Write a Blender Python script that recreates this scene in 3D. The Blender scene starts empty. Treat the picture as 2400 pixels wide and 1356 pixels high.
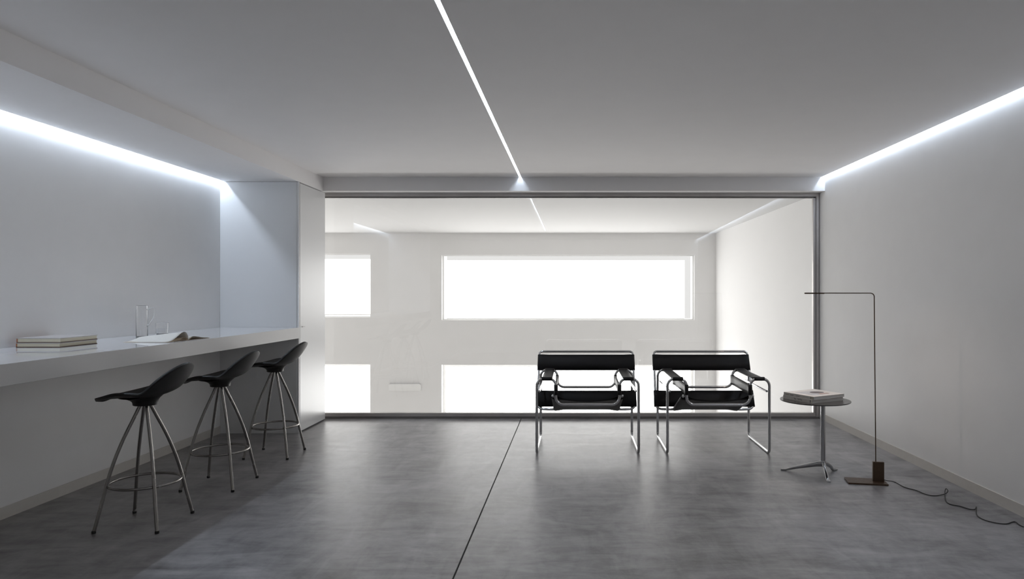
import bpy, bmesh, math, random
from mathutils import Vector, Matrix

# ------------------------------------------------------------------ camera, world, exposure
SC = bpy.context.scene
COL = SC.collection
F = 1600.0            # focal length in pixels of the 2400 x 1356 frame
CU, CV = 1347.0, 687.0  # where the optical axis meets the frame (lens shift)
H = 1.25              # eye height
cam_d = bpy.data.cameras.new('camera')
cam = bpy.data.objects.new('camera', cam_d)
COL.objects.link(cam)
cam.location = (0, 0, H)
cam.rotation_euler = (math.radians(90), 0, 0)
cam_d.sensor_fit = 'HORIZONTAL'
cam_d.sensor_width = 36.0
cam_d.lens = F / 2400 * 36.0
cam_d.shift_x = (1200 - CU) / 2400
cam_d.shift_y = (CV - 678) / 2400
cam_d.clip_start = 0.02
SC.camera = cam

world = bpy.data.worlds.new('world')
SC.world = world
world.use_nodes = True
wn = world.node_tree.nodes
wn['Background'].inputs['Color'].default_value = (0.92, 0.96, 1.0, 1)
wn['Background'].inputs['Strength'].default_value = 2.0

SC.view_settings.view_transform = 'Standard'
SC.view_settings.look = 'None'
SC.view_settings.gamma = 1.0
SC.view_settings.use_curve_mapping = False
SC.view_settings.exposure = 0.0

DAY_UPPER = 4.6       # daylight on the roller blinds of the upper windows
DAY_LOWER = 7.3       # daylight in the windows of the floor below
LED_SIDE = 122.0      # light lines along the walls
LED_MID = 49.0         # light line across the ceiling
DAY_COL = (1.0, 0.99, 0.975)
LED_RIGHT = 62.0      # the one over the floor lamp
LED_COL = (0.72, 0.84, 1.0)

cy = SC.cycles
cy.use_denoising = True
cy.use_adaptive_sampling = True
cy.adaptive_threshold = 0.04
cy.max_bounces = 14
cy.diffuse_bounces = 12
cy.glossy_bounces = 4
cy.transmission_bounces = 8
cy.transparent_max_bounces = 12
cy.caustics_reflective = True
cy.caustics_refractive = True
cy.sample_clamp_indirect = 8.0

# ------------------------------------------------------------------ materials
def mat(name, col, rough=0.5, metal=0.0, **kw):
    m = bpy.data.materials.new(name)
    m.use_nodes = True
    b = m.node_tree.nodes['Principled BSDF']
    b.inputs['Base Color'].default_value = (*col, 1)
    b.inputs['Roughness'].default_value = rough
    b.inputs['Metallic'].default_value = metal
    for k, v in kw.items():
        b.inputs[k.replace('_', ' ')].default_value = v
    return m

def noisy(m, scale=(1, 1, 1), nscale=4.0, amount=0.08, rough_amount=0.0, bump=0.0, detail=6.0):
    """procedural grain: multiplies the base colour, varies gloss, adds fine relief"""
    nt = m.node_tree
    b = nt.nodes['Principled BSDF']
    tc = nt.nodes.new('ShaderNodeTexCoord')
    mp = nt.nodes.new('ShaderNodeMapping')
    mp.inputs['Scale'].default_value = scale
    nz = nt.nodes.new('ShaderNodeTexNoise')
    nz.inputs['Scale'].default_value = nscale
    nz.inputs['Detail'].default_value = detail
    nt.links.new(tc.outputs['Object'], mp.inputs['Vector'])
    nt.links.new(mp.outputs['Vector'], nz.inputs['Vector'])
    c = b.inputs['Base Color'].default_value[:3]
    ramp = nt.nodes.new('ShaderNodeMapRange')
    ramp.inputs['From Min'].default_value = 0.3
    ramp.inputs['From Max'].default_value = 0.7
    ramp.inputs['To Min'].default_value = 1 - amount
    ramp.inputs['To Max'].default_value = 1 + amount
    nt.links.new(nz.outputs['Fac'], ramp.inputs['Value'])
    mul = nt.nodes.new('ShaderNodeVectorMath')
    mul.operation = 'SCALE'
    mul.inputs[0].default_value = c
    nt.links.new(ramp.outputs['Result'], mul.inputs['Scale'])
    nt.links.new(mul.outputs['Vector'], b.inputs['Base Color'])
    if rough_amount:
        r0 = b.inputs['Roughness'].default_value
        rr = nt.nodes.new('ShaderNodeMapRange')
        rr.inputs['From Min'].default_value = 0.3
        rr.inputs['From Max'].default_value = 0.7
        rr.inputs['To Min'].default_value = r0 - rough_amount
        rr.inputs['To Max'].default_value = r0 + rough_amount
        nt.links.new(nz.outputs['Fac'], rr.inputs['Value'])
        nt.links.new(rr.outputs['Result'], b.inputs['Roughness'])
    if bump:
        bp = nt.nodes.new('ShaderNodeBump')
        bp.inputs['Strength'].default_value = bump
        bp.inputs['Distance'].default_value = 0.002
        nt.links.new(nz.outputs['Fac'], bp.inputs['Height'])
        nt.links.new(bp.outputs['Normal'], b.inputs['Normal'])
    return m

def emit(name, col, strength, sampling='FRONT'):
    m = bpy.data.materials.new(name)
    m.use_nodes = True
    nt = m.node_tree
    nt.nodes.clear()
    e = nt.nodes.new('ShaderNodeEmission')
    e.inputs['Color'].default_value = (*col, 1)
    e.inputs['Strength'].default_value = strength
    o = nt.nodes.new('ShaderNodeOutputMaterial')
    nt.links.new(e.outputs[0], o.inputs[0])
    m.cycles.emission_sampling = sampling
    return m

def concrete():
    m = bpy.data.materials.new('polished_concrete')
    m.use_nodes = True
    nt = m.node_tree
    L = nt.links.new
    b = nt.nodes['Principled BSDF']
    tc = nt.nodes.new('ShaderNodeTexCoord')
    def noise(scale, ns, detail, rough=0.6, dist=0.0, rot=0.0):
        mp = nt.nodes.new('ShaderNodeMapping')
        mp.inputs['Scale'].default_value = scale
        mp.inputs['Rotation'].default_value = (0, 0, rot)
        n = nt.nodes.new('ShaderNodeTexNoise')
        n.inputs['Scale'].default_value = ns
        n.inputs['Detail'].default_value = detail
        n.inputs['Roughness'].default_value = rough
        n.inputs['Distortion'].default_value = dist
        L(tc.outputs['Object'], mp.inputs['Vector'])
        L(mp.outputs['Vector'], n.inputs['Vector'])
        return n.outputs['Fac']
    def rng(v, a, b_, c, d):
        r = nt.nodes.new('ShaderNodeMapRange')
        r.inputs['From Min'].default_value = a
        r.inputs['From Max'].default_value = b_
        r.inputs['To Min'].default_value = c
        r.inputs['To Max'].default_value = d
        L(v, r.inputs['Value'])
        return r.outputs['Result']
    def math2(op, x, y):
        n = nt.nodes.new('ShaderNodeMath')
        n.operation = op
        for i, v in enumerate((x, y)):
            if isinstance(v, (int, float)):
                n.inputs[i].default_value = v
            else:
                L(v, n.inputs[i])
        return n.outputs[0]
    clouds = noise((1, 1, 1), 0.9, 3, 0.62, 0.8)
    trowel = noise((0.55, 1.7, 1), 3.2, 5, 0.68, 1.4, 0.35)
    trowel2 = noise((1.6, 0.6, 1), 4.1, 4, 0.65, 1.0, 0.9)
    streak = noise((0.5, 1.5, 1), 7.0, 5, 0.72, 0.6, 0.15)
    grain = noise((1, 1, 1), 60, 1, 0.6)
    f = math2('ADD', math2('MULTIPLY', rng(clouds, .3, .7, -1, 1), .24),
              math2('ADD', math2('MULTIPLY', rng(trowel, .3, .7, -1, 1), .34),
                    math2('ADD', math2('MULTIPLY', rng(trowel2, .3, .7, -1, 1), .26),
                          math2('ADD', math2('MULTIPLY', rng(grain, .3, .7, -1, 1), .03), math2('MULTIPLY', rng(streak, .3, .7, -1, 1), .20)))))
    k = math2('ADD', f, 1.0)
    vm = nt.nodes.new('ShaderNodeVectorMath')
    vm.operation = 'SCALE'
    vm.inputs[0].default_value = FLOOR_COL
    L(k, vm.inputs['Scale'])
    L(vm.outputs['Vector'], b.inputs['Base Color'])
    ro = math2('ADD', math2('MULTIPLY', rng(trowel, .35, .65, -1, 1), .02),
               math2('ADD', math2('MULTIPLY', rng(clouds, .3, .7, -1, 1), .02),
                     math2('ADD', math2('MULTIPLY', rng(streak, .35, .65, -1, 1), .02), FLOOR_ROUGH)))
    L(ro, b.inputs['Roughness'])
    L(rng(streak, .35, .65, .62, 1.25), b.inputs['Specular IOR Level'])
    b.inputs['IOR'].default_value = 1.5
    return m

def architectural_glass(name, tint=(0.99, 0.992, 0.99)):
    """a flat pane: passes light straight through, mirrors by Fresnel"""
    m = bpy.data.materials.new(name)
    m.use_nodes = True
    nt = m.node_tree
    nt.nodes.clear()
    L = nt.links.new
    t = nt.nodes.new('ShaderNodeBsdfTransparent')
    t.inputs['Color'].default_value = (*tint, 1)
    g = nt.nodes.new('ShaderNodeBsdfGlossy')
    g.inputs['Roughness'].default_value = 0.0
    g.inputs['Color'].default_value = (1, 1, 1, 1)
    fr = nt.nodes.new('ShaderNodeFresnel')
    fr.inputs['IOR'].default_value = 1.5
    # the back faces of the slab see the inverse ratio: keep the outside value for both sides
    geo = nt.nodes.new('ShaderNodeNewGeometry')
    mr = nt.nodes.new('ShaderNodeMapRange')
    mr.inputs['To Min'].default_value = 1.5
    mr.inputs['To Max'].default_value = 1 / 1.5
    L(geo.outputs['Backfacing'], mr.inputs['Value'])
    L(mr.outputs['Result'], fr.inputs['IOR'])
    mix = nt.nodes.new('ShaderNodeMixShader')
    L(fr.outputs[0], mix.inputs[0])
    L(t.outputs[0], mix.inputs[1])
    L(g.outputs[0], mix.inputs[2])
    o = nt.nodes.new('ShaderNodeOutputMaterial')
    L(mix.outputs[0], o.inputs[0])
    return m

FLOOR_COL = (0.232, 0.224, 0.226)
FLOOR_ROUGH = 0.362
M = {}
M['plaster'] = noisy(mat('white_plaster', (0.80, 0.795, 0.79), 0.75), nscale=6, amount=0.008, detail=1.0)
M['plaster_far'] = noisy(mat('far_room_paint', (0.80, 0.795, 0.79), 0.75), nscale=6, amount=0.008, detail=1.0)
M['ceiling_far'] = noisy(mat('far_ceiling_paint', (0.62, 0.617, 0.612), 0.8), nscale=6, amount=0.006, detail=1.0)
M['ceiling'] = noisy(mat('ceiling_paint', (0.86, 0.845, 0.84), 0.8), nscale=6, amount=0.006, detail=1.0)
M['pale_floor'] = noisy(mat('pale_floor', (0.62, 0.61, 0.60), 0.5), nscale=3, amount=0.05)
M['skirting'] = noisy(mat('skirting_paint', (0.58, 0.555, 0.52), 0.55), nscale=25, amount=0.02)
M['concrete'] = concrete()
M['joint'] = noisy(mat('joint_filler', (0.025, 0.024, 0.023), 0.8), nscale=40, amount=0.2)
M['lacquer'] = noisy(mat('white_lacquer', (0.72, 0.72, 0.72), 0.35), nscale=3, amount=0.004)
M['gloss'] = noisy(mat('white_gloss_counter', (0.70, 0.70, 0.71), 0.03), nscale=3, amount=0.004)
M['counter_edge'] = noisy(mat('counter_edge_satin', (0.56, 0.555, 0.55), 0.5), nscale=3, amount=0.004)
M['gap'] = mat('shadow_gap', (0.10, 0.10, 0.105), 0.8)
M['steel'] = noisy(mat('frame_steel', (0.50, 0.475, 0.46), 0.42, 0.45), (1, 1, 1), 3.0, 0.12, 0.08)
M['steel_dark'] = noisy(mat('frame_gasket', (0.19, 0.178, 0.172), 0.5, 0.3), nscale=8, amount=0.1)
M['glass_wall'] = architectural_glass('clear_float_glass')
M['frame_white'] = noisy(mat('white_window_frame', (0.85, 0.85, 0.84), 0.4), nscale=20, amount=0.01)
M['day_upper'] = emit('daylit_blind', DAY_COL, DAY_UPPER)
M['day_hem_shade'] = emit('daylit_blind_hem_shade', DAY_COL, 0.86, 'NONE')  # dimmer glow: doubled fabric at the top, painted frame shade at the side
M['day_slit'] = emit('daylit_pane', DAY_COL, 1.3, 'NONE')
M['day_lower'] = emit('daylit_lower_pane', DAY_COL, DAY_LOWER)
M['led_side'] = emit('led_side', LED_COL, LED_SIDE)
M['led_right'] = emit('led_right', LED_COL, LED_RIGHT)
M['led_mid'] = emit('led_mid', LED_COL, LED_MID)
M['alu'] = noisy(mat('led_channel_aluminium', (0.75, 0.75, 0.76), 0.45, 0.9), nscale=20, amount=0.03)
M['chrome'] = noisy(mat('chrome', (0.62, 0.62, 0.63), 0.10, 1.0), nscale=15, amount=0.03, rough_amount=0.03)
M['stool_steel'] = noisy(mat('satin_steel', (0.33, 0.315, 0.30), 0.24, 1.0), nscale=15, amount=0.05, rough_amount=0.05)
M['leather'] = noisy(mat('black_leather', (0.008, 0.007, 0.008), 0.5, 0.0, Specular_IOR_Level=0.35), nscale=120, amount=0.2, rough_amount=0.06, bump=0.15)
M['stool_shell'] = noisy(mat('black_polyurethane', (0.011, 0.010, 0.010), 0.5, 0.0, Specular_IOR_Level=0.4), nscale=150, amount=0.15, bump=0.08)
M['rubber'] = noisy(mat('black_rubber', (0.02, 0.02, 0.02), 0.7), nscale=60, amount=0.1)
M['bronze'] = noisy(mat('bronze_paint', (0.085, 0.052, 0.032), 0.42, 0.55), nscale=50, amount=0.08, rough_amount=0.05)
M['cord'] = noisy(mat('cord_black', (0.02, 0.019, 0.019), 0.6), nscale=60, amount=0.1)
M['lamp_glow'] = emit('warm_lamp_led', (1.0, 0.84, 0.70), 300.0)
M['table_top'] = noisy(mat('smoked_table_top', (0.075, 0.069, 0.067), 0.25), nscale=40, amount=0.06)
M['cast_alu'] = noisy(mat('cast_aluminium', (0.50, 0.50, 0.51), 0.16, 1.0), nscale=15, amount=0.04, rough_amount=0.03)
M['paper'] = noisy(mat('paper_white', (0.72, 0.70, 0.65), 0.7), nscale=80, amount=0.02)
M['pages'] = noisy(mat('page_edges', (0.62, 0.57, 0.44), 0.8), (1, 1, 60), 12, 0.07)
M['pages_grey'] = noisy(mat('page_edges_grey', (0.62, 0.59, 0.55), 0.8), (1, 1, 60), 12, 0.08)
M['brown'] = noisy(mat('book_cloth_brown', (0.085, 0.035, 0.020), 0.6), nscale=200, amount=0.12)
M['rust'] = noisy(mat('book_cloth_rust', (0.34, 0.13, 0.06), 0.6), nscale=200, amount=0.10)
M['cover_grey'] = noisy(mat('book_cover_greige', (0.45, 0.42, 0.41), 0.4), nscale=60, amount=0.03)
M['cover_white'] = noisy(mat('book_cover_white', (0.86, 0.80, 0.75), 0.3), nscale=40, amount=0.02)
M['cover_stone'] = noisy(mat('book_cover_stone', (0.55, 0.52, 0.47), 0.4), nscale=60, amount=0.05)
M['print_grey'] = noisy(mat('print_grey', (0.62, 0.60, 0.61), 0.4), nscale=30, amount=0.12)
M['print_dark'] = noisy(mat('print_dark', (0.12, 0.09, 0.09), 0.4), nscale=30, amount=0.25)
M['print_rose'] = noisy(mat('print_rose', (0.55, 0.36, 0.30), 0.4), nscale=30, amount=0.1)
M['ink'] = mat('ink', (0.05, 0.04, 0.04), 0.6)
M['ink_olive'] = mat('ink_olive', (0.20, 0.17, 0.06), 0.6)
M['cream_page'] = noisy(mat('cream_page', (0.56, 0.47, 0.36), 0.75), nscale=80, amount=0.04)
M['clear'] = mat('clear_glass', (1, 1, 1), 0.0, 0.0, IOR=1.47, Transmission_Weight=1.0)
M['water'] = mat('water', (1, 1, 1), 0.0, 0.0, IOR=1.33, Transmission_Weight=1.0)

# ------------------------------------------------------------------ helpers
def tag(o, label, cat, group=None, kind=None):
    o['label'] = label
    o['category'] = cat
    if group: o['group'] = group
    if kind: o['kind'] = kind
    return o

def thing(name, label, cat, loc=(0, 0, 0), rz=0.0, group=None, kind=None):
    o = bpy.data.objects.new(name, None)
    o.empty_display_size = 0.1
    COL.objects.link(o)
    o.location = loc
    o.rotation_euler = (0, 0, rz)
    return tag(o, label, cat, group, kind)

def obj(name, bm, m, parent=None, smooth=False, label=None):
    bmesh.ops.recalc_face_normals(bm, faces=bm.faces)
    me = bpy.data.meshes.new(name)
    bm.to_mesh(me)
    bm.free()
    for x in (m if isinstance(m, (list, tuple)) else [m]):
        me.materials.append(M[x])
    if smooth:
        me.polygons.foreach_set('use_smooth', [True] * len(me.polygons))
        if smooth != 'all':
            me.set_sharp_from_angle(angle=math.radians(40))
    o = bpy.data.objects.new(name, me)
    COL.objects.link(o)
    o.parent = parent
    if label: o['label'] = label
    return o

def glow(o, axis):
    """only the face that looks along axis gives off light, the other faces are white plastic"""
    o.data.materials.append(M['frame_white'])
    for p in o.data.polygons:
        p.material_index = 0 if p.normal.dot(Vector(axis)) > .9 else 1
    return o

def hexa(bm, bot, top):
    """closed prism between two equal loops of points"""
    vb = [bm.verts.new(p) for p in bot]
    vt = [bm.verts.new(p) for p in top]
    n = len(vb)
    bm.faces.new(vb[::-1]); bm.faces.new(vt)
    for i in range(n):
        j = (i + 1) % n
        bm.faces.new((vb[i], vb[j], vt[j], vt[i]))

def box(bm, x0, x1, y0, y1, z0, z1):
    hexa(bm, [(x0, y0, z0), (x1, y0, z0), (x1, y1, z0), (x0, y1, z0)],
         [(x0, y0, z1), (x1, y0, z1), (x1, y1, z1), (x0, y1, z1)])

def prism(bm, pts, z0, z1):
    hexa(bm, [(x, y, z0) for x, y in pts], [(x, y, z1) for x, y in pts])

def bbox(x0, x1, y0, y1, z0, z1, bev=0.0, seg=2):
    bm = bmesh.new()
    box(bm, x0, x1, y0, y1, z0, z1)
    if bev:
        bmesh.ops.bevel(bm, geom=bm.edges[:], offset=bev, segments=seg, profile=0.5, affect='EDGES')
    return bm

def boxes(lst):
    bm = bmesh.new()
    for b in lst: box(bm, *b)
    return bm

def fillet(pts, r, closed=False, seg=7):
    """replace the corners of a polyline by arcs of radius r (number or list)"""
    pts = [Vector(p) for p in pts]
    n = len(pts)
    out = []
    for i, p in enumerate(pts):
        rr = r[i] if isinstance(r, (list, tuple)) else r
        if (not closed and i in (0, n - 1)) or rr <= 0:
            out.append(p); continue
        a = (pts[i - 1] - p); b = (pts[(i + 1) % n] - p)
        la, lb = a.length, b.length
        a.normalize(); b.normalize()
        ang = a.angle(b)
        if ang > math.pi - 1e-3:
            out.append(p); continue
        d = min(rr / math.tan(ang / 2), la * .49, lb * .49)
        rad = d * math.tan(ang / 2)
        c = p + (a + b).normalized() * (rad / math.sin(ang / 2))
        s, e = p + a * d - c, p + b * d - c
        tot = s.angle(e)
        ax = s.cross(e).normalized()
        for k in range(seg + 1):
            out.append(c + Matrix.Rotation(tot * k / seg, 3, ax) @ s)
    return out

def spline(pts, n=8, closed=False):
    """Catmull-Rom through the points"""
    pts = [Vector(p) for p in pts]
    m = len(pts)
    out = []
    for i in range(m if closed else m - 1):
        def g(k): return pts[k % m] if closed else pts[max(0, min(m - 1, k))]
        p0, p1, p2, p3 = g(i - 1), g(i), g(i + 1), g(i + 2)
        for k in range(n):
            t = k / n
            out.append(0.5 * ((2 * p1) + (-p0 + p2) * t + (2 * p0 - 5 * p1 + 4 * p2 - p3) * t * t
                              + (-p0 + 3 * p1 - 3 * p2 + p3) * t ** 3))
    if not closed: out.append(pts[-1])
    return out

def tube(bm, pts, r, closed=False, seg=12, squash=None):
    """round tube along a path; r is a number or one radius per point"""
    pts = [Vector(p) for p in pts]
    n = len(pts)
    def tan(i):
        a = pts[i - 1] if (closed or i > 0) else pts[0]
        b = pts[(i + 1) % n] if (closed or i < n - 1) else pts[-1]
        return (b - a).normalized()
    t0 = tan(0)
    up = Vector((0, 0, 1)) if abs(t0.z) < .9 else Vector((1, 0, 0))
    nrm = t0.cross(up).normalized()
    frames = []
    for i in range(n):
        t = tan(i)
        if i:
            q = frames[-1][0].rotation_difference(t)
            nrm = (q @ frames[-1][1])
            nrm = (nrm - t * nrm.dot(t)).normalized()
        frames.append((t, nrm))
    twist = 0.0
    if closed:
        q = frames[-1][0].rotation_difference(frames[0][0])
        back = q @ frames[-1][1]
        twist = back.angle(frames[0][1])
        if back.cross(frames[0][1]).dot(frames[0][0]) < 0: twist = -twist
    rings = []
    for i, (t, nn) in enumerate(frames):
        b = t.cross(nn)
        rr = r[i] if isinstance(r, (list, tuple)) else r
        ph = twist * i / n
        rings.append([bm.verts.new(pts[i] + nn * (rr * math.cos(2 * math.pi * k / seg + ph))
                                   + b * (rr * math.sin(2 * math.pi * k / seg + ph))) for k in range(seg)])
    for i in range(n if closed else n - 1):
        a, b = rings[i], rings[(i + 1) % n]
        for k in range(seg):
            bm.faces.new((a[k], a[(k + 1) % seg], b[(k + 1) % seg], b[k]))
    if not closed:
        bm.faces.new(rings[0][::-1]); bm.faces.new(rings[-1])

def tube_bm(*a, **k):
    bm = bmesh.new(); tube(bm, *a, **k); return bm

def lathe(bm, prof, seg=32, cx=0, cy=0):
    rings = []
    for r, z in prof:
        if r < 1e-6:
            rings.append([bm.verts.new((cx, cy, z))])
        else:
            rings.append([bm.verts.new((cx + r * math.cos(2 * math.pi * k / seg), cy + r * math.sin(2 * math.pi * k / seg), z)) for k in range(seg)])
    for a, b in zip(rings, rings[1:]):
        for k in range(seg):
            j = (k + 1) % seg
            if len(a) == 1 and len(b) == 1: continue
            if len(a) == 1: bm.faces.new((a[0], b[j], b[k]))
            elif len(b) == 1: bm.faces.new((a[k], a[j], b[0]))
            else: bm.faces.new((a[k], a[j], b[j], b[k]))
    for ring, flip in ((rings[0], True), (rings[-1], False)):
        if len(ring) > 1:
            bm.faces.new(ring[::-1] if flip else ring)

def lathe_bm(prof, seg=32):
    bm = bmesh.new(); lathe(bm, prof, seg); return bm

def copy_tree(root, loc, label):
    r = root.copy(); COL.objects.link(r)
    r.location = loc
    r['label'] = label
    def rec(src, dst):
        for ch in [c for c in bpy.data.objects if c.parent == src]:
            c = ch.copy(); COL.objects.link(c); c.parent = dst
            rec(ch, c)
    rec(root, r)
    return r

def floor_pt(u, v, z=0.0):
    """where the photographed point lies on the level z (used to read positions off the photograph)"""
    y = (H - z) * F / (v - CV)
    return ((u - CU) * y / F, y, z)

# ------------------------------------------------------------------ the setting
YG = 6.83            # glass partition
YB = 6.69            # front of the beam above it
YF = 11.41           # far wall
ZC = 2.387           # ceiling
ZS = 2.248           # lowered soffit over the counter
ZB = 2.2535          # underside of the beam, ceiling of the far room
XL = -3.17           # left wall
XC = -2.465          # front of cabinet and soffit
Y0 = -0.7            # rear wall
XJ = -0.534          # floor joint and light line
def xr(y): return 2.452 + 0.0205 * (6.7 - y)     # right wall, slightly splayed

# floor: two concrete fields with a recessed joint
fl = bpy.data.objects.new('floor', None); COL.objects.link(fl)
tag(fl, 'polished grey concrete floor with one dark joint line', 'floor', kind='structure')
obj('slab', bbox(-3.35, XJ - 0.0035, Y0 - .15, 6.95, -0.30, 0, 0.0012, 1), 'concrete', fl)
obj('slab', bbox(XJ + 0.0035, 2.75, Y0 - .15, 6.95, -0.30, 0, 0.0012, 1), 'concrete', fl)
obj('joint', bbox(XJ - 0.0035, XJ + 0.0035, Y0 - .15, 6.95, -0.05, -0.005), 'joint', fl, label='dark recessed joint')

# left wall: the recess of the counter and the solid pier that ends it towards the viewer
bm = boxes([(XL - .15, XL, 2.1, 6.95, 0, 2.62), (XL - .15, XC, Y0 - .15, 2.1, 0, 2.62)])
tag(obj('wall_left', bm, 'plaster'), 'white plaster wall behind the long counter', 'wall', kind='structure')
# right wall runs through the glass into the far room
bm = bmesh.new()
prism(bm, [(xr(Y0 - .15), Y0 - .15), (xr(Y0 - .15) + .2, Y0 - .15), (xr(YF + .2) + .2, YF + .2), (xr(YF + .2), YF + .2)], -2.75, 2.62)
tag(obj('wall_right', bm, 'plaster'), 'white plaster wall beside the floor lamp, running on behind the glass', 'wall', kind='structure')
tag(obj('wall_rear', boxes([(XL - .15, 2.8, Y0 - .15, Y0, 0, 2.62)]), 'plaster'), 'white plaster wall behind the viewer', 'wall', kind='structure')
# baseboards, nearly flush
bm = bmesh.new()
prism(bm, [(xr(Y0), Y0), (xr(6.80), 6.80), (xr(6.80) - .006, 6.80), (xr(Y0) - .006, Y0)], 0, 0.066)
tag(obj('baseboard_right', bm, 'skirting'), 'low beige baseboard along the wall by the floor lamp', 'baseboard', kind='structure')
tag(obj('baseboard_left', boxes([(XL, XL + .006, 2.1, 6.1, 0, .066)]), 'skirting'), 'low beige baseboard under the long counter', 'baseboard', kind='structure')

# ceiling with two slots for light lines
SW, SM = 0.040, 0.0105     # width of the wall slot, half width of the middle slot
bm = bmesh.new()
box(bm, XC, XJ - SM, Y0, YB, ZC, 2.452)
prism(bm, [(XJ + SM, Y0), (xr(Y0) - SW, Y0), (xr(YB) - SW, YB), (XJ + SM, YB)], ZC, 2.452)
box(bm, XJ - SM, XJ + SM, Y0, 1.25, ZC, 2.452)
box(bm, XL - .15, 2.8, Y0 - .15, 6.95, 2.452, 2.62)
tag(obj('ceiling', bm, 'ceiling'), 'smooth pale grey ceiling above the concrete floor', 'ceiling', kind='structure')
# lowered soffit over the counter, open slot along the wall
bm = boxes([(XL + .045, XC, 2.1, YB, ZS, 2.452)])
tag(obj('trim_1', bm, 'ceiling'), 'lowered white soffit over the long counter', 'soffit', kind='structure')
# beam above the glass
bm = bmesh.new()
prism(bm, [(XL - .15, YB), (xr(YB), YB), (xr(6.95), 6.95), (XL - .15, 6.95)], ZB, 2.452)
tag(obj('trim_2', bm, 'ceiling'), 'white beam spanning above the big glass partition', 'beam', kind='structure')

# wall pieces that close the far room
tag(obj('wall_divider', boxes([(-7.15, XC - .16, 6.90, 6.95, -.3, 2.62), (-7.15, 2.75, 6.80, 6.95, -2.75, -.30)]), 'plaster'),
    'white wall behind the tall cabinet and below the floor edge', 'wall', kind='structure')
tag(obj('wall_far_left', boxes([(-7.15, -7.0, 6.95, YF + .2, -2.75, 2.62)]), 'plaster_far'), 'white end wall of the room behind the glass', 'wall', kind='structure')
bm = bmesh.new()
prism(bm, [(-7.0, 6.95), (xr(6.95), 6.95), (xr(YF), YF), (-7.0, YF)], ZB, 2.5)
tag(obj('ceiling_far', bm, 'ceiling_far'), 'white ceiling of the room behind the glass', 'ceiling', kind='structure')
tag(obj('floor_far', boxes([(-7.0, 2.75, 6.95, YF, -2.9, -2.75)]), 'pale_floor'), 'pale grey floor of the lower level behind the glass', 'floor', kind='structure')

# far wall with four openings (upper and lower row)
S = YF / F
WX = [(-6.3, (868 - CU) * S), ((1035 - CU) * S, (1628 - CU) * S)]
WZ = [(H - (743 - CV) * S, H - (595 - CV) * S), (H - (749.5 - CV) * S, H - (597.5 - CV) * S)]
WZL = [(-1.02, H - (853 - CV) * S), (-1.02, H - (854.5 - CV) * S)]
bm = bmesh.new()
T = YF + .22
xe = xr(YF) + .02
box(bm, -7.0, WX[0][0], YF, T, -2.75, ZB)
box(bm, WX[0][1], WX[1][0], YF, T, -2.75, ZB)
box(bm, WX[1][1], xe, YF, T, -2.75, ZB)
for (x0, x1), (z0, z1), (l0, l1) in zip(WX, WZ, WZL):
    box(bm, x0, x1, YF, T, -2.75, l0)
    box(bm, x0, x1, YF, T, l1, z0)
    box(bm, x0, x1, YF, T, z1, ZB)
tag(obj('wall_far', bm, 'plaster_far'), 'white far wall with wide windows, seen through the glass', 'wall', kind='structure')

def far_window(n, x0, x1, z0, z1, lower, label):
    w = thing('window_%d' % n, label, 'window', ((x0 + x1) / 2, YF + .16, z0), kind='structure')
    hw, h = (x1 - x0) / 2, z1 - z0
    f = .045 if lower else .010
    obj('window_frame', boxes([(-hw, hw, -.03, .05, 0, f), (-hw, hw, -.03, .05, h - f, h),
                               (-hw, -hw + f, -.03, .05, f, h - f), (hw - f, hw, -.03, .05, f, h - f)]), 'frame_white', w)
    nm = max(1, round(2 * hw / 0.86))
    for k in range(1, nm if not lower else 1):
        xm = -hw + 2 * hw * k / nm
        obj('mullion', boxes([(xm - .03, xm + .03, -.03, .05, f, h - f)]), 'frame_white', w)
    glow(obj('pane', boxes([(-hw + .002, hw - .002, .02, .03, .002, h - .002)]), 'day_lower' if lower else 'day_slit', w), (0, -1, 0))
    return w
far_window(2, *WX[0], *WZ[0], False, 'upper window next to the tall cabinet, behind the glass')
far_window(3, *WX[1], *WZ[1], False, 'long upper window behind the two lounge chairs')
far_window(4, *WX[0], *WZL[0], True, 'bright lower window next to the tall cabinet, behind the glass')
far_window(5, *WX[1], *WZL[1], True, 'long bright lower window behind the two lounge chairs')

def roller_blind(x0, x1, z0, z1, gl, gr, gb, label):
    w = thing('roller_blind', label, 'blind', ((x0 + x1) / 2, YF + .085, z0), group='roller blinds in the upper windows')
    hw, h = (x1 - x0) / 2, z1 - z0
    glow(obj('fabric', boxes([(-hw + gl, hw - gr, 0, .003, gb + .012, h - .07)]), 'day_upper', w), (0, -1, 0))
    obj('hem_shade_band', boxes([(-hw + gl, hw - gr, -.006, -.001, h - .082, h - .012)]), 'day_hem_shade', w)
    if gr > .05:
        obj('hem_shade_band', boxes([(hw - gr, hw - .055, -.004, .0, gb + .012, h - .012)]), 'day_hem_shade', w)  # shade of the window frame behind the blind, painted as a dimmer strip
    obj('headrail', bbox(-hw + .004, hw - .004, -.008, .03, h - .012, h - .003, .002), 'frame_white', w)
    obj('bottom_bar', bbox(-hw + gl, hw - gr, -.009, .010, gb, gb + .016, .003), 'frame_white', w)
    return w
roller_blind(*WX[0], *WZ[0], .03, .012, .035, 'white roller blind in the window next to the tall cabinet')
roller_blind(*WX[1], *WZ[1], .075, .155, .012, 'wide white roller blind behind the two lounge chairs')

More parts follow.
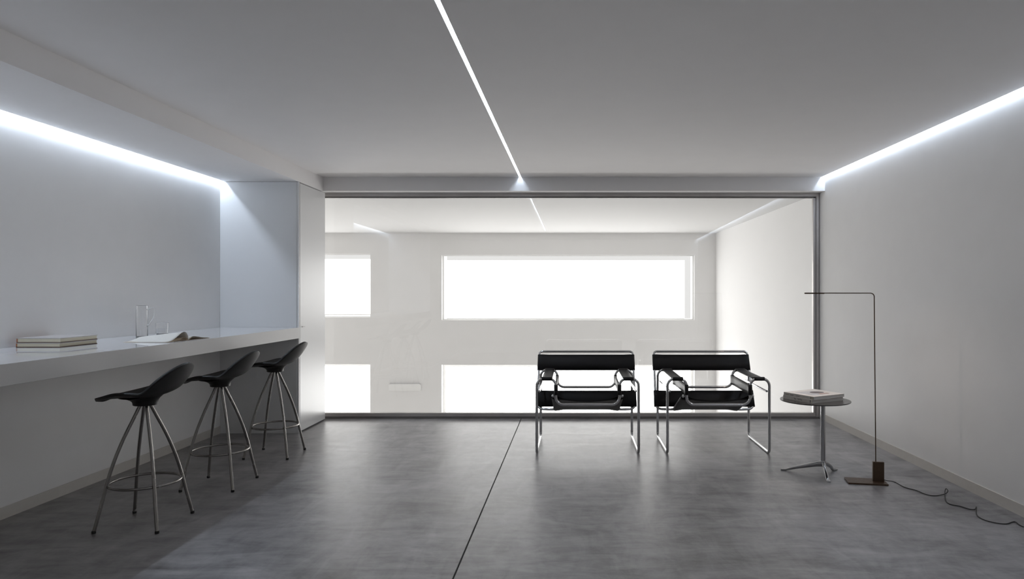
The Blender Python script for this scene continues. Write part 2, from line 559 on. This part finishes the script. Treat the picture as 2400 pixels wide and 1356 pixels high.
# glass partition
gw = thing('window_1', 'full-height glass partition in a slim steel frame', 'glass partition', (0, YG, 0), kind='structure')
xs = xr(YG) - .006
fr = obj('top_rail', boxes([(XC - .12, xs, 0, .06, 2.218, ZB)]), 'steel', gw)
obj('bead', boxes([(XC - .12, xs - .03, .012, .05, 2.205, 2.222)]), 'steel_dark', fr)
fr = obj('bottom_rail', boxes([(XC - .12, xs - .03, .006, .06, .018, .052)]), 'steel', gw)
obj('bead', boxes([(XC - .12, xs, -.012, .06, .0, .016)]), 'steel_dark', fr)
fr = obj('side_stile', boxes([(xs - .026, xs, 0, .06, .016, 2.218)]), 'steel', gw)
obj('bead', boxes([(xs - .052, xs - .028, .012, .05, .03, 2.215)]), 'steel', fr)
obj('bead', boxes([(xs - .030, xs - .025, .010, .05, .03, 2.215)]), 'steel_dark', fr)
obj('glass_pane', boxes([(XC - .12, xs - .030, .028, .040, .03, 2.215)]), 'glass_wall', gw)

# ------------------------------------------------------------------ light lines
def led(name_label, x0, x1, e0, e1, y0, y1, z, zt, m, skew=False):
    """x0..x1 slot, e0..e1 the narrow luminous strip inside it"""
    t = thing('led_strip', name_label, 'light line', (x0, y0, z), group='recessed led lines')
    bm = bmesh.new(); bm2 = bmesh.new()
    L_ = y1 - y0
    sk = (xr(y1) - xr(y0)) if skew else 0
    e = .001
    w = x1 - x0
    prism(bm, [(e0, .004), (e1, .004), (e1 + sk, L_ - .003), (e0 + sk, L_ - .003)], -.003, .001)
    prism(bm2, [(e, .002), (w - e, .002), (w - e + sk, L_ - .001), (e + sk, L_ - .001)], .001, zt - z)
    glow(obj('diffuser', bm, m, t), (0, 0, -1))
    obj('channel', bm2, 'frame_white', t)
    return t
led('cool white light line along the wall above the counter', XL, XL + .045, .004, .016, 2.1, 6.1, ZS + .048, 2.330, 'led_side')
led('cool white light line running down the middle of the ceiling', XJ - SM, XJ + SM, SM - .005, SM + .005, 1.25, YB, ZC + .020, 2.450, 'led_mid')
led('cool white light line in the ceiling edge above the floor lamp', xr(Y0) - SW, xr(Y0), SW - .016, SW - .004, Y0, YB, ZC + .048, 2.450, 'led_right', True)
# blocking above the counter slot
tag(obj('trim_3', boxes([(XL, XL + .045, 2.1, YB, 2.332, 2.452)]), 'ceiling'), 'closing strip above the light line over the counter', 'trim', kind='structure')

# ------------------------------------------------------------------ tall cabinet and counter
YP = 6.10            # end panel of the counter recess
cab = thing('tall_cabinet', 'white full-height cabinet between counter and glass', 'cabinet', (0, 0, 0))
obj('body', boxes([(XL + .001, XC - .020, YP, YP + .018, 0, ZS - .003), (XL + .001, XC - .024, YP + .018, YB + .05, 0.0, ZS - .003)]), ['lacquer'], cab)
obj('edge_post', boxes([(XC - .020, XC - .002, YP + .004, YP + .022, 0, ZS - .003)]), 'lacquer', cab)
dr = obj('door', bbox(XC - .020, XC, YP + .026, YB + .05, .012, ZS - .010, .0015, 1), 'lacquer', cab)
obj('handle', boxes([(XC, XC + .014, YP + .060, YP + .110, .946, .950)]), 'steel', dr, label='small flat metal pull')
obj('plinth', boxes([(XC - .024, XC - .012, YP + .026, YB + .05, 0, .012)]), 'gap', cab)

ZT = 0.947
XF = -2.448
ct_ = tag(obj('counter', bbox(XL + .001, XF, 2.102, YP - .001, ZT - .096, ZT, .002, 2), ['gloss', 'counter_edge']), 'long glossy white wall counter above the three bar stools', 'counter')
for p in ct_.data.polygons:      # polished top, satin edges
    p.material_index = 0 if p.normal.z > .7 else 1

# ------------------------------------------------------------------ bar stools
def make_stool():
    t_ = thing('bar_stool', 'x', 'stool', (0, 0, 0), math.pi, group='black bar stools at the counter')
    # local axes: +x is the front of the seat, z up
    key = [(.238, .670), (.222, .688), (.180, .698), (.110, .701), (.035, .701), (-.030, .702), (-.080, .711),
           (-.120, .731), (-.150, .759), (-.176, .792), (-.198, .825), (-.214, .852), (-.226, .876)]
    wid = [.170, .174, .178, .181, .183, .183, .180, .172, .164, .160, .158, .156, .154]
    prof = spline([(x, z, w) for (x, z), w in zip(key, wid)], 12)
    cum = [0.0]
    for p, q in zip(prof, prof[1:]):
        cum.append(cum[-1] + math.hypot(q.x - p.x, q.y - p.y))
    tot = cum[-1]
    def at(t):
        d = t * tot
        for i in range(len(cum) - 1):
            if cum[i + 1] >= d - 1e-9:
                f = (d - cum[i]) / max(1e-9, cum[i + 1] - cum[i])
                return prof[i].lerp(prof[i + 1], f)
        return prof[-1]
    bm = bmesh.new()
    nT, n = 13, 30
    grid = []
    for i in range(n):
        t = (1 - math.cos(math.pi * i / (n - 1))) / 2
        p = at(t)
        w = p.z
        if t < .40: w *= max(0, 1 - (1 - t / .40) ** 2) ** .5
        if t > .76: w *= max(0, 1 - ((t - .76) / .24) ** 2) ** .5
        back = max(0, min(1, (t - .48) / .26)); back = back * back * (3 - 2 * back)
        front = max(0, min(1, (.35 - t) / .35))
        row = []
        for k in range(nT):
            q = math.sin(math.pi / 2 * (-1 + 2 * k / (nT - 1)))
            k2 = (q * w / .16) ** 2
            dz = (-.010 * front + .026 * (1 - back) * (1 - front) - .004 * back) * k2
            row.append(bm.verts.new((p.x + .042 * back * k2, w * q, p.y + dz)))
        grid.append(row)
    for i in range(n - 1):
        for k in range(nT - 1):
            bm.faces.new((grid[i][k], grid[i][k + 1], grid[i + 1][k + 1], grid[i + 1][k]))
    bmesh.ops.remove_doubles(bm, verts=bm.verts, dist=1e-5)
    seat = obj('seat', bm, 'stool_shell', t_, 'all')
    if sum(p.normal.z for p in seat.data.polygons) < 0:
        seat.data.flip_normals()
    so = seat.modifiers.new('solid', 'SOLIDIFY'); so.thickness = .017; so.offset = -1
    su = seat.modifiers.new('sub', 'SUBSURF'); su.levels = 1; su.render_levels = 1
    bm = bmesh.new()
    prof = [(.057, .643), (.060, .645), (.061, .656), (.065, .664), (.073, .671), (.086, .678), (.104, .684), (.126, .688)]
    # collar flares into the underside of the shell
    seg = 32
    rings = []
    for r, z in prof:
        rings.append([bm.verts.new((r * math.cos(2 * math.pi * k / seg) * (1.0), r * math.sin(2 * math.pi * k / seg) * .95, z + .026 * max(0, (z - .656) / .032) * max(0, -math.cos(2 * math.pi * k / seg)))) for k in range(seg)])
    for a, b in zip(rings, rings[1:]):
        for k in range(seg):
            bm.faces.new((a[k], a[(k + 1) % seg], b[(k + 1) % seg], b[k]))
    bm.faces.new(rings[0][::-1]); bm.faces.new(rings[-1])
    obj('hub', bm, 'stool_shell', t_, True)
    leg = None
    for k in range(4):
        a = math.radians(45 + 90 * k)
        lp_ = spline([(.022, .648), (.055, .575), (.098, .480), (.140, .370), (.172, .262), (.198, .150), (.222, .050), (.233, .006)], 5)
        pts = [(p.x * math.cos(a), p.x * math.sin(a), p.y) for p in lp_]
        l = obj('leg', tube_bm(pts, .0088, seg=12), 'stool_steel', t_, True)
        e = pts[-1]
        obj('foot_glide', lathe_bm([(.0098, 0), (.0105, .002), (.0105, .010), (.0092, .014)], 14), 'rubber', l).location = (e[0], e[1], 0)
    R = .171
    ring = [(R * math.cos(2 * math.pi * k / 48), R * math.sin(2 * math.pi * k / 48), .228) for k in range(48)]
    obj('foot_ring', tube_bm(ring, .0072, closed=True, seg=10), 'stool_steel', t_, True)
    return t_
st = make_stool()
st.location = (-2.340, 3.72, 0)
st['label'] = 'black bar stool nearest to the viewer, below the stacked books'
copy_tree(st, (-2.318, 4.463, 0), 'middle black bar stool, below the open magazine')
copy_tree(st, (-2.325, 5.297, 0), 'black bar stool farthest back, beside the tall cabinet')

# ------------------------------------------------------------------ tubular lounge chairs
def strap(bm, A0, A1, B0, B1, tr, sag=0.0, nt=2, pinch=.0025, nu=20, curve=0.0):
    """leather band looped round two tubes"""
    A0, A1, B0, B1 = map(Vector, (A0, A1, B0, B1))
    th = .0026
    loops = []
    for ti in range(nt + 1):
        t = ti / nt
        A = A0.lerp(A1, t); B = B0.lerp(B1, t)
        ax = (A1 - A0).normalized()
        d = (B - A).normalized()
        nn = ax.cross(d).normalized()
        Lh = (B - A).length
        prof = []
        def ply(sgn, us):
            for u in us:
                e = min(u, 1 - u) * Lh
                k = max(0, min(1, e / .09)); k = k * k * (3 - 2 * k)
                h = (tr + th) * (1 - k) + pinch * k
                p = A.lerp(B, u) + nn * (sgn * h)
                p.z -= sag * 4 * u * (1 - u) * (1 - curve * (2 * t - 1))
                prof.append(p)
        for k in range(7):
            an = math.pi / 2 + math.pi * k / 6
            prof.append(A + (d * math.cos(an) + nn * math.sin(an)) * (tr + th))
        ply(-1, [(k + 1) / (nu + 1) for k in range(nu)])
        for k in range(7):
            an = -math.pi / 2 + math.pi * k / 6
            prof.append(B + (d * math.cos(an) + nn * math.sin(an)) * (tr + th))
        ply(1, [1 - (k + 1) / (nu + 1) for k in range(nu)])
        loops.append([bm.verts.new(p) for p in prof])
    m = len(loops[0])
    for a, b in zip(loops, loops[1:]):
        for k in range(m):
            bm.faces.new((a[k], a[(k + 1) % m], b[(k + 1) % m], b[k]))

def leather(name, parent, *a, **k):
    bm = bmesh.new()
    strap(bm, *a, **k)
    o = obj(name, bm, 'leather', parent, 'all')
    s = o.modifiers.new('solid', 'SOLIDIFY'); s.thickness = .0028; s.offset = 0
    return o

def make_chair():
    t = thing('lounge_chair', 'x', 'chair', (0, 0, 0), group='tubular steel lounge chairs')
    r = .0108
    xo, xi, D = .396, .247, .632
    za, zf, zr = .586, .385, .436
    half = [(xi, 0, zf), (xi, 0, za), (xo, 0, za), (xo, 0, r), (xo, D, r), (xo, D, za), (xi + .005, D, za), (xi + .005, D, zr)]
    rad = [.060, .055, .055, .035, .035, .055, .055, .060]
    loop = half + [(-x, y, z) for x, y, z in half[::-1]]
    obj('side_frame', tube_bm(fillet(loop, rad + rad[::-1], True), r, closed=True, seg=12), 'chrome', t, True)
    # back frame: seat rails, rear bend, leaning uprights, top bar
    xb, xs_ = .420, .268
    yl, zl, yt, zt = .560, .258, .775, .733
    p = [(xs_, .018, .452), (xs_, yl - .01, zl - .004), (xb, yl, zl), (xb - .006, yt, zt)]
    path = p + [(-x, y, z) for x, y, z in p[::-1]]
    obj('back_frame', tube_bm(fillet(path, [0, .045, .050, .030, .030, .050, .045, 0]), r, seg=12), 'chrome', t, True)
    for s in (-1, 1):
        obj('connecting_rail', tube_bm([(s * .376, .0, .490), (s * .376, .668, .490)], .0085, seg=10), 'chrome', t, True)
        bm = bmesh.new()
        bmesh.ops.create_uvsphere(bm, u_segments=14, v_segments=8, radius=.0125)
        bm.transform(Matrix.Translation((s * xs_, .012, .452)))
        obj('end_cap', bm, 'chrome', t, 'all')
    def up(z, s): 
        k = (z - zl) / (zt - zl)
        return (s * (xb - .006 * k), yl + (yt - yl) * k, z)
    leather('back_strap', t, up(.574, -1), up(.704, -1), up(.574, 1), up(.704, 1), r)
    leather('back_strap', t, up(.276, -1), up(.405, -1), up(.276, 1), up(.405, 1), r)
    def rail(y, s):
        k = (y - .018) / (yl - .028)
        return (s * xs_, y, .452 + (zl - .004 - .452) * k)
    leather('seat_sling', t, rail(.050, -1), rail(.535, -1), rail(.050, 1), rail(.535, 1), r, sag=.016, nt=10, nu=26, curve=1.0)
    for s in (-1, 1):
        leather('arm_strap', t, (s * .357, 0, za), (s * .276, 0, za), (s * .357, D, za), (s * .276, D, za), r, nt=3)
        leather('side_strap', t, (s * xi, 0, .461), (s * xi, 0, .540), (s * (xi + .005), D, .461), (s * (xi + .005), D, .540), r, nt=3)
    return t
ch = make_chair()
ch.location = (.101, 5.305, 0)
ch['label'] = 'black leather and chrome tube lounge chair, farther from the round table'
copy_tree(ch, (1.117, 5.305, 0), 'black leather and chrome tube lounge chair beside the round table')

# ------------------------------------------------------------------ side table
TX, TY, TZ = 1.662, 4.72, .515
px, py = 1.722, 4.735
tb = thing('side_table', 'small round dark-topped side table on a three-legged aluminium base', 'table', (px, py, 0))
ox, oy = TX - px, TY - py
bm = bmesh.new(); lathe(bm, [(0, TZ - .008), (.228, TZ - .008), (.2325, TZ - .006), (.2335, TZ - .003), (.2325, TZ), (0, TZ)], 72, ox, oy)
obj('table_top', bm, 'table_top', tb, True)
obj('collar', lathe_bm([(.0, .488), (.016, .488), (.016, .500), (.030, .503), (.030, TZ - .008), (0, TZ - .008)], 24), 'rubber', tb, True)
obj('column', lathe_bm([(.0165, .075), (.0165, .30), (.0150, .489), (0, .489)], 24), 'cast_alu', tb, True)
obj('hub', lathe_bm([(0, .048), (.012, .048), (.019, .058), (.0195, .085), (.0175, .092), (0, .092)], 24), 'cast_alu', tb, True)
for (u, v) in ((1830, 1100.5), (1942.8, 1130.0), (1960.5, 1100.5)):
    fx, fy, _ = floor_pt(u, v)
    d = Vector((fx - px, fy - py, 0)); L_ = d.length; d.normalize(); nn = Vector((-d.y, d.x, 0))
    bm = bmesh.new()
    secs = [(.004, .070, .014, .020), (.04, .064, .013, .017), (.6 * L_, .031, .0115, .011), (L_ - .055, .014, .0115, .009), (L_ - .035, .007, .012, .006), (L_ - .006, .005, .013, .005), (L_, .0045, .011, .004)]
    rings = []
    for s, z, hw, hh in secs:
        ring = []
        for k in range(12):
            an = 2 * math.pi * k / 12
            c, sn = math.cos(an), math.sin(an)
            c = math.copysign(abs(c) ** .6, c); sn = math.copysign(abs(sn) ** .6, sn)
            ring.append(bm.verts.new(d * s + nn * (hw * c) + Vector((0, 0, max(0.0005, z + hh * sn)))))
        rings.append(ring)
    for a, b in zip(rings, rings[1:]):
        for k in range(12):
            bm.faces.new((a[k], a[(k + 1) % 12], b[(k + 1) % 12], b[k]))
    bm.faces.new(rings[0][::-1]); bm.faces.new(rings[-1])
    obj('leg', bm, 'cast_alu', tb, True)

# ------------------------------------------------------------------ books
def book(name_label, loc, rz, w, d, h, cover, pages, group, spine='x0', spine_mat=None, ct=.0025, over=.003):
    """spine on the local -x side; w along x, d along y"""
    t = thing('book', name_label, 'book', loc, rz, group)
    obj('page_block', boxes([(-w / 2 + .004, w / 2 - over, -d / 2 + over, d / 2 - over, ct, h - ct)]), pages, t)
    obj('cover', boxes([(-w / 2, w / 2, -d / 2, d / 2, 0, ct), (-w / 2, w / 2, -d / 2, d / 2, h - ct, h)]), cover, t)
    obj('spine', boxes([(-w / 2, -w / 2 + .004, -d / 2, d / 2, ct, h - ct)]), spine_mat or cover, t)
    return t
rz = math.radians(29.0)
bx, by = 1.653, 4.735
b1 = book('thick grey paperback lying on the round side table', (bx, by + .004, TZ), rz + math.radians(-1.0), .296, .262, .0245, 'cover_stone', 'pages_grey', 'books on the side table', over=.001, ct=.001)
b2 = book('white-covered picture book on top of the grey paperback', (bx + .006, by, TZ + .0245), rz, .300, .266, .0215, 'cover_white', 'pages_grey', 'books on the side table', over=.002, ct=.0012, spine_mat='cover_stone')
# spine lettering (too blurred to read in the photograph): short dark strokes on the spine faces
def spine_marks(b, w, d, h, items):
    for (y0, y1, z0, z1, m) in items:
        obj('spine_lettering', boxes([(-w / 2 - .0004, -w / 2 + .0005, y0, y1, z0, z1)]), m, b)
def letters(y0, n, step, z0, z1):
    out = []
    for k in range(n):
        ya = y0 - k * step
        out.append((ya - step * .72, ya - step * .45, z0, z1, 'ink'))
        out.append((ya - step * .45, ya - step * .05, z0 + (z1 - z0) * (.0 if k % 2 else .7), z0 + (z1 - z0) * (.3 if k % 2 else 1), 'ink'))
    return out
spine_marks(b1, .296, .262, .0245, letters(.030, 2, .010, .008, .017) + letters(-.002, 4, .010, .008, .017) + [(-.117, -.112, .004, .021, 'ink')])
spine_marks(b2, .300, .266, .0215, [(.085, .115, .006, .009, 'ink_olive'), (.045, .075, .007, .010, 'ink'), (-.010, .020, .007, .0095, 'ink'),
                                    (-.112, -.106, .003, .019, 'ink_olive'), (-.128, -.124, .003, .019, 'ink_olive')])
def print_patch(b, pts, h, m, label=None):
    bm = bmesh.new(); prism(bm, pts, h - .0002, h + .0003)
    obj('cover_print', bm, m, b, label=label)
print_patch(b2, [(-.105, -.085), (.055, -.085), (.055, .075), (-.105, .075)], .0215, 'print_grey')
print_patch(b2, [(.0 + .055 * math.cos(a) + .03, .0 + .05 * math.sin(a) * (1 if a < math.pi else .6) - .005) for a in [2 * math.pi * k / 20 for k in range(20)]], .0218, 'print_dark')
print_patch(b2, [(-.02, -.075), (.07, -.075), (.075, -.045), (-.01, -.045)], .0219, 'print_rose')

# books on the counter: page edges towards the viewer
g2 = 'books stacked on the counter'
bxc, byc = -3.004, 3.970
def cbook(label, z, h, rz, dx, cover_bottom, cover_top, spine):
    t = thing('book', label, 'book', (bxc + dx, byc, z), rz, g2)
    w, d, ct = .246, .300, .0038
    obj('page_block', boxes([(-w / 2 + .006, w / 2 - .003, -d / 2 + .002, d / 2 - .002, ct, h - ct)]), 'pages', t)
    obj('back_cover', boxes([(-w / 2, w / 2, -d / 2, d / 2, 0, ct)]), cover_bottom, t)
    obj('front_cover', boxes([(-w / 2, w / 2, -d / 2, d / 2, h - ct, h)]), cover_top, t)
    obj('spine', boxes([(-w / 2, -w / 2 + .006, -d / 2, d / 2, ct, h - ct)]), spine, t)
    return t
cbook('lower cream-edged hardback with brown back in the pair on the counter', ZT, .0262, 0, 0, 'brown', 'cover_grey', 'rust')
cbook('upper cream-edged hardback of the pair on the counter', ZT + .0262, .0268, math.radians(.6), .002, 'brown', 'cover_grey', 'rust')

# ------------------------------------------------------------------ open magazine
mg = thing('magazine', 'open magazine with one curling page on the counter', 'magazine', (-2.63, 4.41, ZT), math.radians(-4))
def sheet(name, prof, x0, x1, m, nx=2, th=.0012, pic=None, taper=0.0):
    """a page swept along x; prof is a list of (y, z)"""
    bm = bmesh.new()
    pr = [(p.x, p.y) for p in spline([(y, z, 0) for y, z in prof], 6)]
    rows = []
    for i in range(nx + 1):
        x = x0 + (x1 - x0) * i / nx
        rows.append([bm.verts.new((x, y, z * (1 - taper * (1 - i / nx)))) for y, z in pr])
    n = len(pr)
    for i in range(nx):
        for k in range(n - 1):
            f = bm.faces.new((rows[i][k], rows[i][k + 1], rows[i + 1][k + 1], rows[i + 1][k]))
            if pic and pic(i / nx, k / n): f.material_index = 1
    o = obj(name, bm, [m, 'print_grey' if name == 'page' else 'print_dark'], mg, 'all')
    s = o.modifiers.new('solid', 'SOLIDIFY'); s.thickness = th; s.offset = 1
    return o
hx = .140
obj('cover', boxes([(-hx, hx, -.212, .235, .0003, .0012)]), 'cover_white', mg)
sheet('page_stack', [(-.208, .0015), (-.15, .003), (-.08, .0065), (-.03, .009), (-.004, .003)], -hx, hx, 'cream_page', th=.0015)
sheet('page_stack', [(.232, .0022), (.16, .005), (.08, .011), (.03, .013), (.004, .003)], -hx, hx, 'cream_page', th=.0015)
sheet('page', [(-.209, .0035), (-.16, .010), (-.11, .031), (-.065, .053), (-.030, .056), (-.006, .034), (0, .004)], -hx, hx, 'paper', nx=14, th=.0006,
      pic=lambda a, b: .68 < a < .93 and .50 < b < .68, taper=.55)
sheet('page', [(-.208, .003), (-.14, .007), (-.08, .014), (-.035, .020), (-.010, .014), (0, .003)], -hx, hx, 'cream_page', nx=4, th=.0006, taper=.3)
sheet('page', [(.232, .0035), (.15, .010), (.085, .020), (.045, .022), (.012, .012), (0, .004)], -hx, hx, 'paper', nx=4, th=.0006, taper=.3)

# ------------------------------------------------------------------ glass jug and tumbler
jg = thing('glass_jug', 'tall clear glass jug with handle standing by the wall', 'jug', (-3.005, 4.74, ZT))
r_, h_ = .036, .218
bm = bmesh.new()
lathe(bm, [(0, 0), (r_ - .002, 0), (r_, .003), (r_, h_), (r_ - .0012, h_ + .0012), (r_ - .0024, h_), (r_ - .0024, .008), (r_ - .005, .006), (0, .006)], 40)
obj('body', bm, 'clear', jg, True)
hp = fillet([(r_ - .001, 0, h_ - .028), (r_ + .056, 0, h_ - .010), (r_ + .050, 0, h_ - .075), (r_ + .015, 0, .085), (r_ - .001, 0, .075)], .012)
obj('handle', tube_bm(hp, .0042, seg=10), 'clear', jg, True)
gl = thing('drinking_glass', 'low clear tumbler half full of water beside the jug', 'glass', (-3.045, 5.04, ZT))
r_, h_ = .043, .086
bm = bmesh.new()
lathe(bm, [(0, 0), (r_ - .006, 0), (r_ - .003, .003), (r_, h_), (r_ - .0010, h_ + .001), (r_ - .002, h_), (r_ - .0048, .008), (r_ - .010, .006), (0, .006)], 40)
obj('body', bm, 'clear', gl, True)
obj('water', lathe_bm([(0, .0062), (r_ - .0105, .0062), (r_ - .0052, .0085), (r_ - .0038, .044), (0, .044)], 40), 'water', gl, True)

# ------------------------------------------------------------------ floor lamp
lp = thing('floor_lamp', 'slim bronze floor lamp with a thin horizontal arm on a flat base', 'lamp', (1.916, 4.452, 0), math.radians(-10.3))
Lb, Wb, Tb = .247, .137, .011
# local frame: x along the base, y to the back; the front edge passes through the origin
obj('base_plate', bbox(-Lb / 2, Lb / 2, 0, Wb, 0, Tb, .001, 1), 'bronze', lp)
ux0, ux1, uy0, uy1 = Lb / 2 - .082, Lb / 2 - .012, .060, .082
obj('upright_block', bbox(ux0, ux1, uy0, uy1, Tb, Tb + .128, .001, 1), 'bronze', lp)
xp, yp = ux0 + .020, (uy0 + uy1) / 2
zarm = 1.2515
pl = obj('pole', tube_bm(fillet([(xp, yp, Tb + .12), (xp - .010, yp, zarm), (xp - .33, yp, zarm)], [0, .024, 0], seg=10), .0034, seg=10), 'bronze', lp, True)
hd = obj('lamp_head', bbox(xp - .452, xp - .325, yp - .010, yp + .010, zarm - .0055, zarm + .0035, .0012, 2), 'bronze', lp)
glow(obj('led_diffuser', boxes([(xp - .445, xp - .345, yp - .007, yp + .007, zarm - .00555, zarm - .0052)]), 'lamp_glow', hd, label='warm light strip under the lamp head'), (0, 0, -1))
cord_px = [(2080, 1124), (2097, 1129), (2120, 1141), (2147.6, 1148.5), (2170, 1157.7), (2191, 1161), (2214, 1157), (2221.6, 1150), (2217, 1144.5),
           (2214.5, 1154), (2217, 1173), (2227.6, 1181), (2250, 1185.6), (2271, 1192), (2284.7, 1193), (2288.4, 1187.5), (2289, 1205), (2303, 1216),
           (2330.5, 1224), (2358, 1227), (2378.5, 1222), (2400, 1234.5)]
cz = .0032
cpts = [floor_pt(u, v, cz) for u, v in cord_px]
for i, dz in ((6, .003), (7, .012), (8, .018), (9, .008), (14, .003), (15, .010)):
    x, y, z = cpts[i]; k = (H - z - dz) / (H - z)
    cpts[i] = (x * k, y * k, z + dz)
cpts = [tuple(lp.matrix_basis @ Vector((ux1 - .004, (uy0 + uy1) / 2, Tb + .012))), tuple(lp.matrix_basis @ Vector((ux1 + .020, (uy0 + uy1) / 2 - .002, Tb + .006)))] + cpts[1:]
cpts += [(2.46, 3.45, cz), (2.495, 3.20, .02), (2.505, 3.12, .10), (2.512, 3.10, .28)]
bm = tube_bm(spline(cpts, 6), .0026, seg=8)
bm.transform(lp.matrix_basis.inverted())
obj('cord', bm, 'cord', lp, 'all', label='thin black power cord')

# ------------------------------------------------------------------ uplighter on the far wall
wl = thing('wall_light', 'white angular uplighter between the windows on the far wall', 'wall light', ((950 - CU) * S, YF, H - 222 * S))
hwl = .262
bm = bmesh.new()
prof = [(0, -.045), (-.05, -.040), (-.085, .070), (-.080, .074), (-.02, .060), (0, .060)]
hexa(bm, [(-hwl, y, z) for y, z in prof], [(hwl, y, z) for y, z in prof])
obj('housing', bm, 'frame_white', wl)
obj('trough', boxes([(-hwl + .01, hwl - .01, -.078, -.005, .073, .079)]), 'alu', wl)
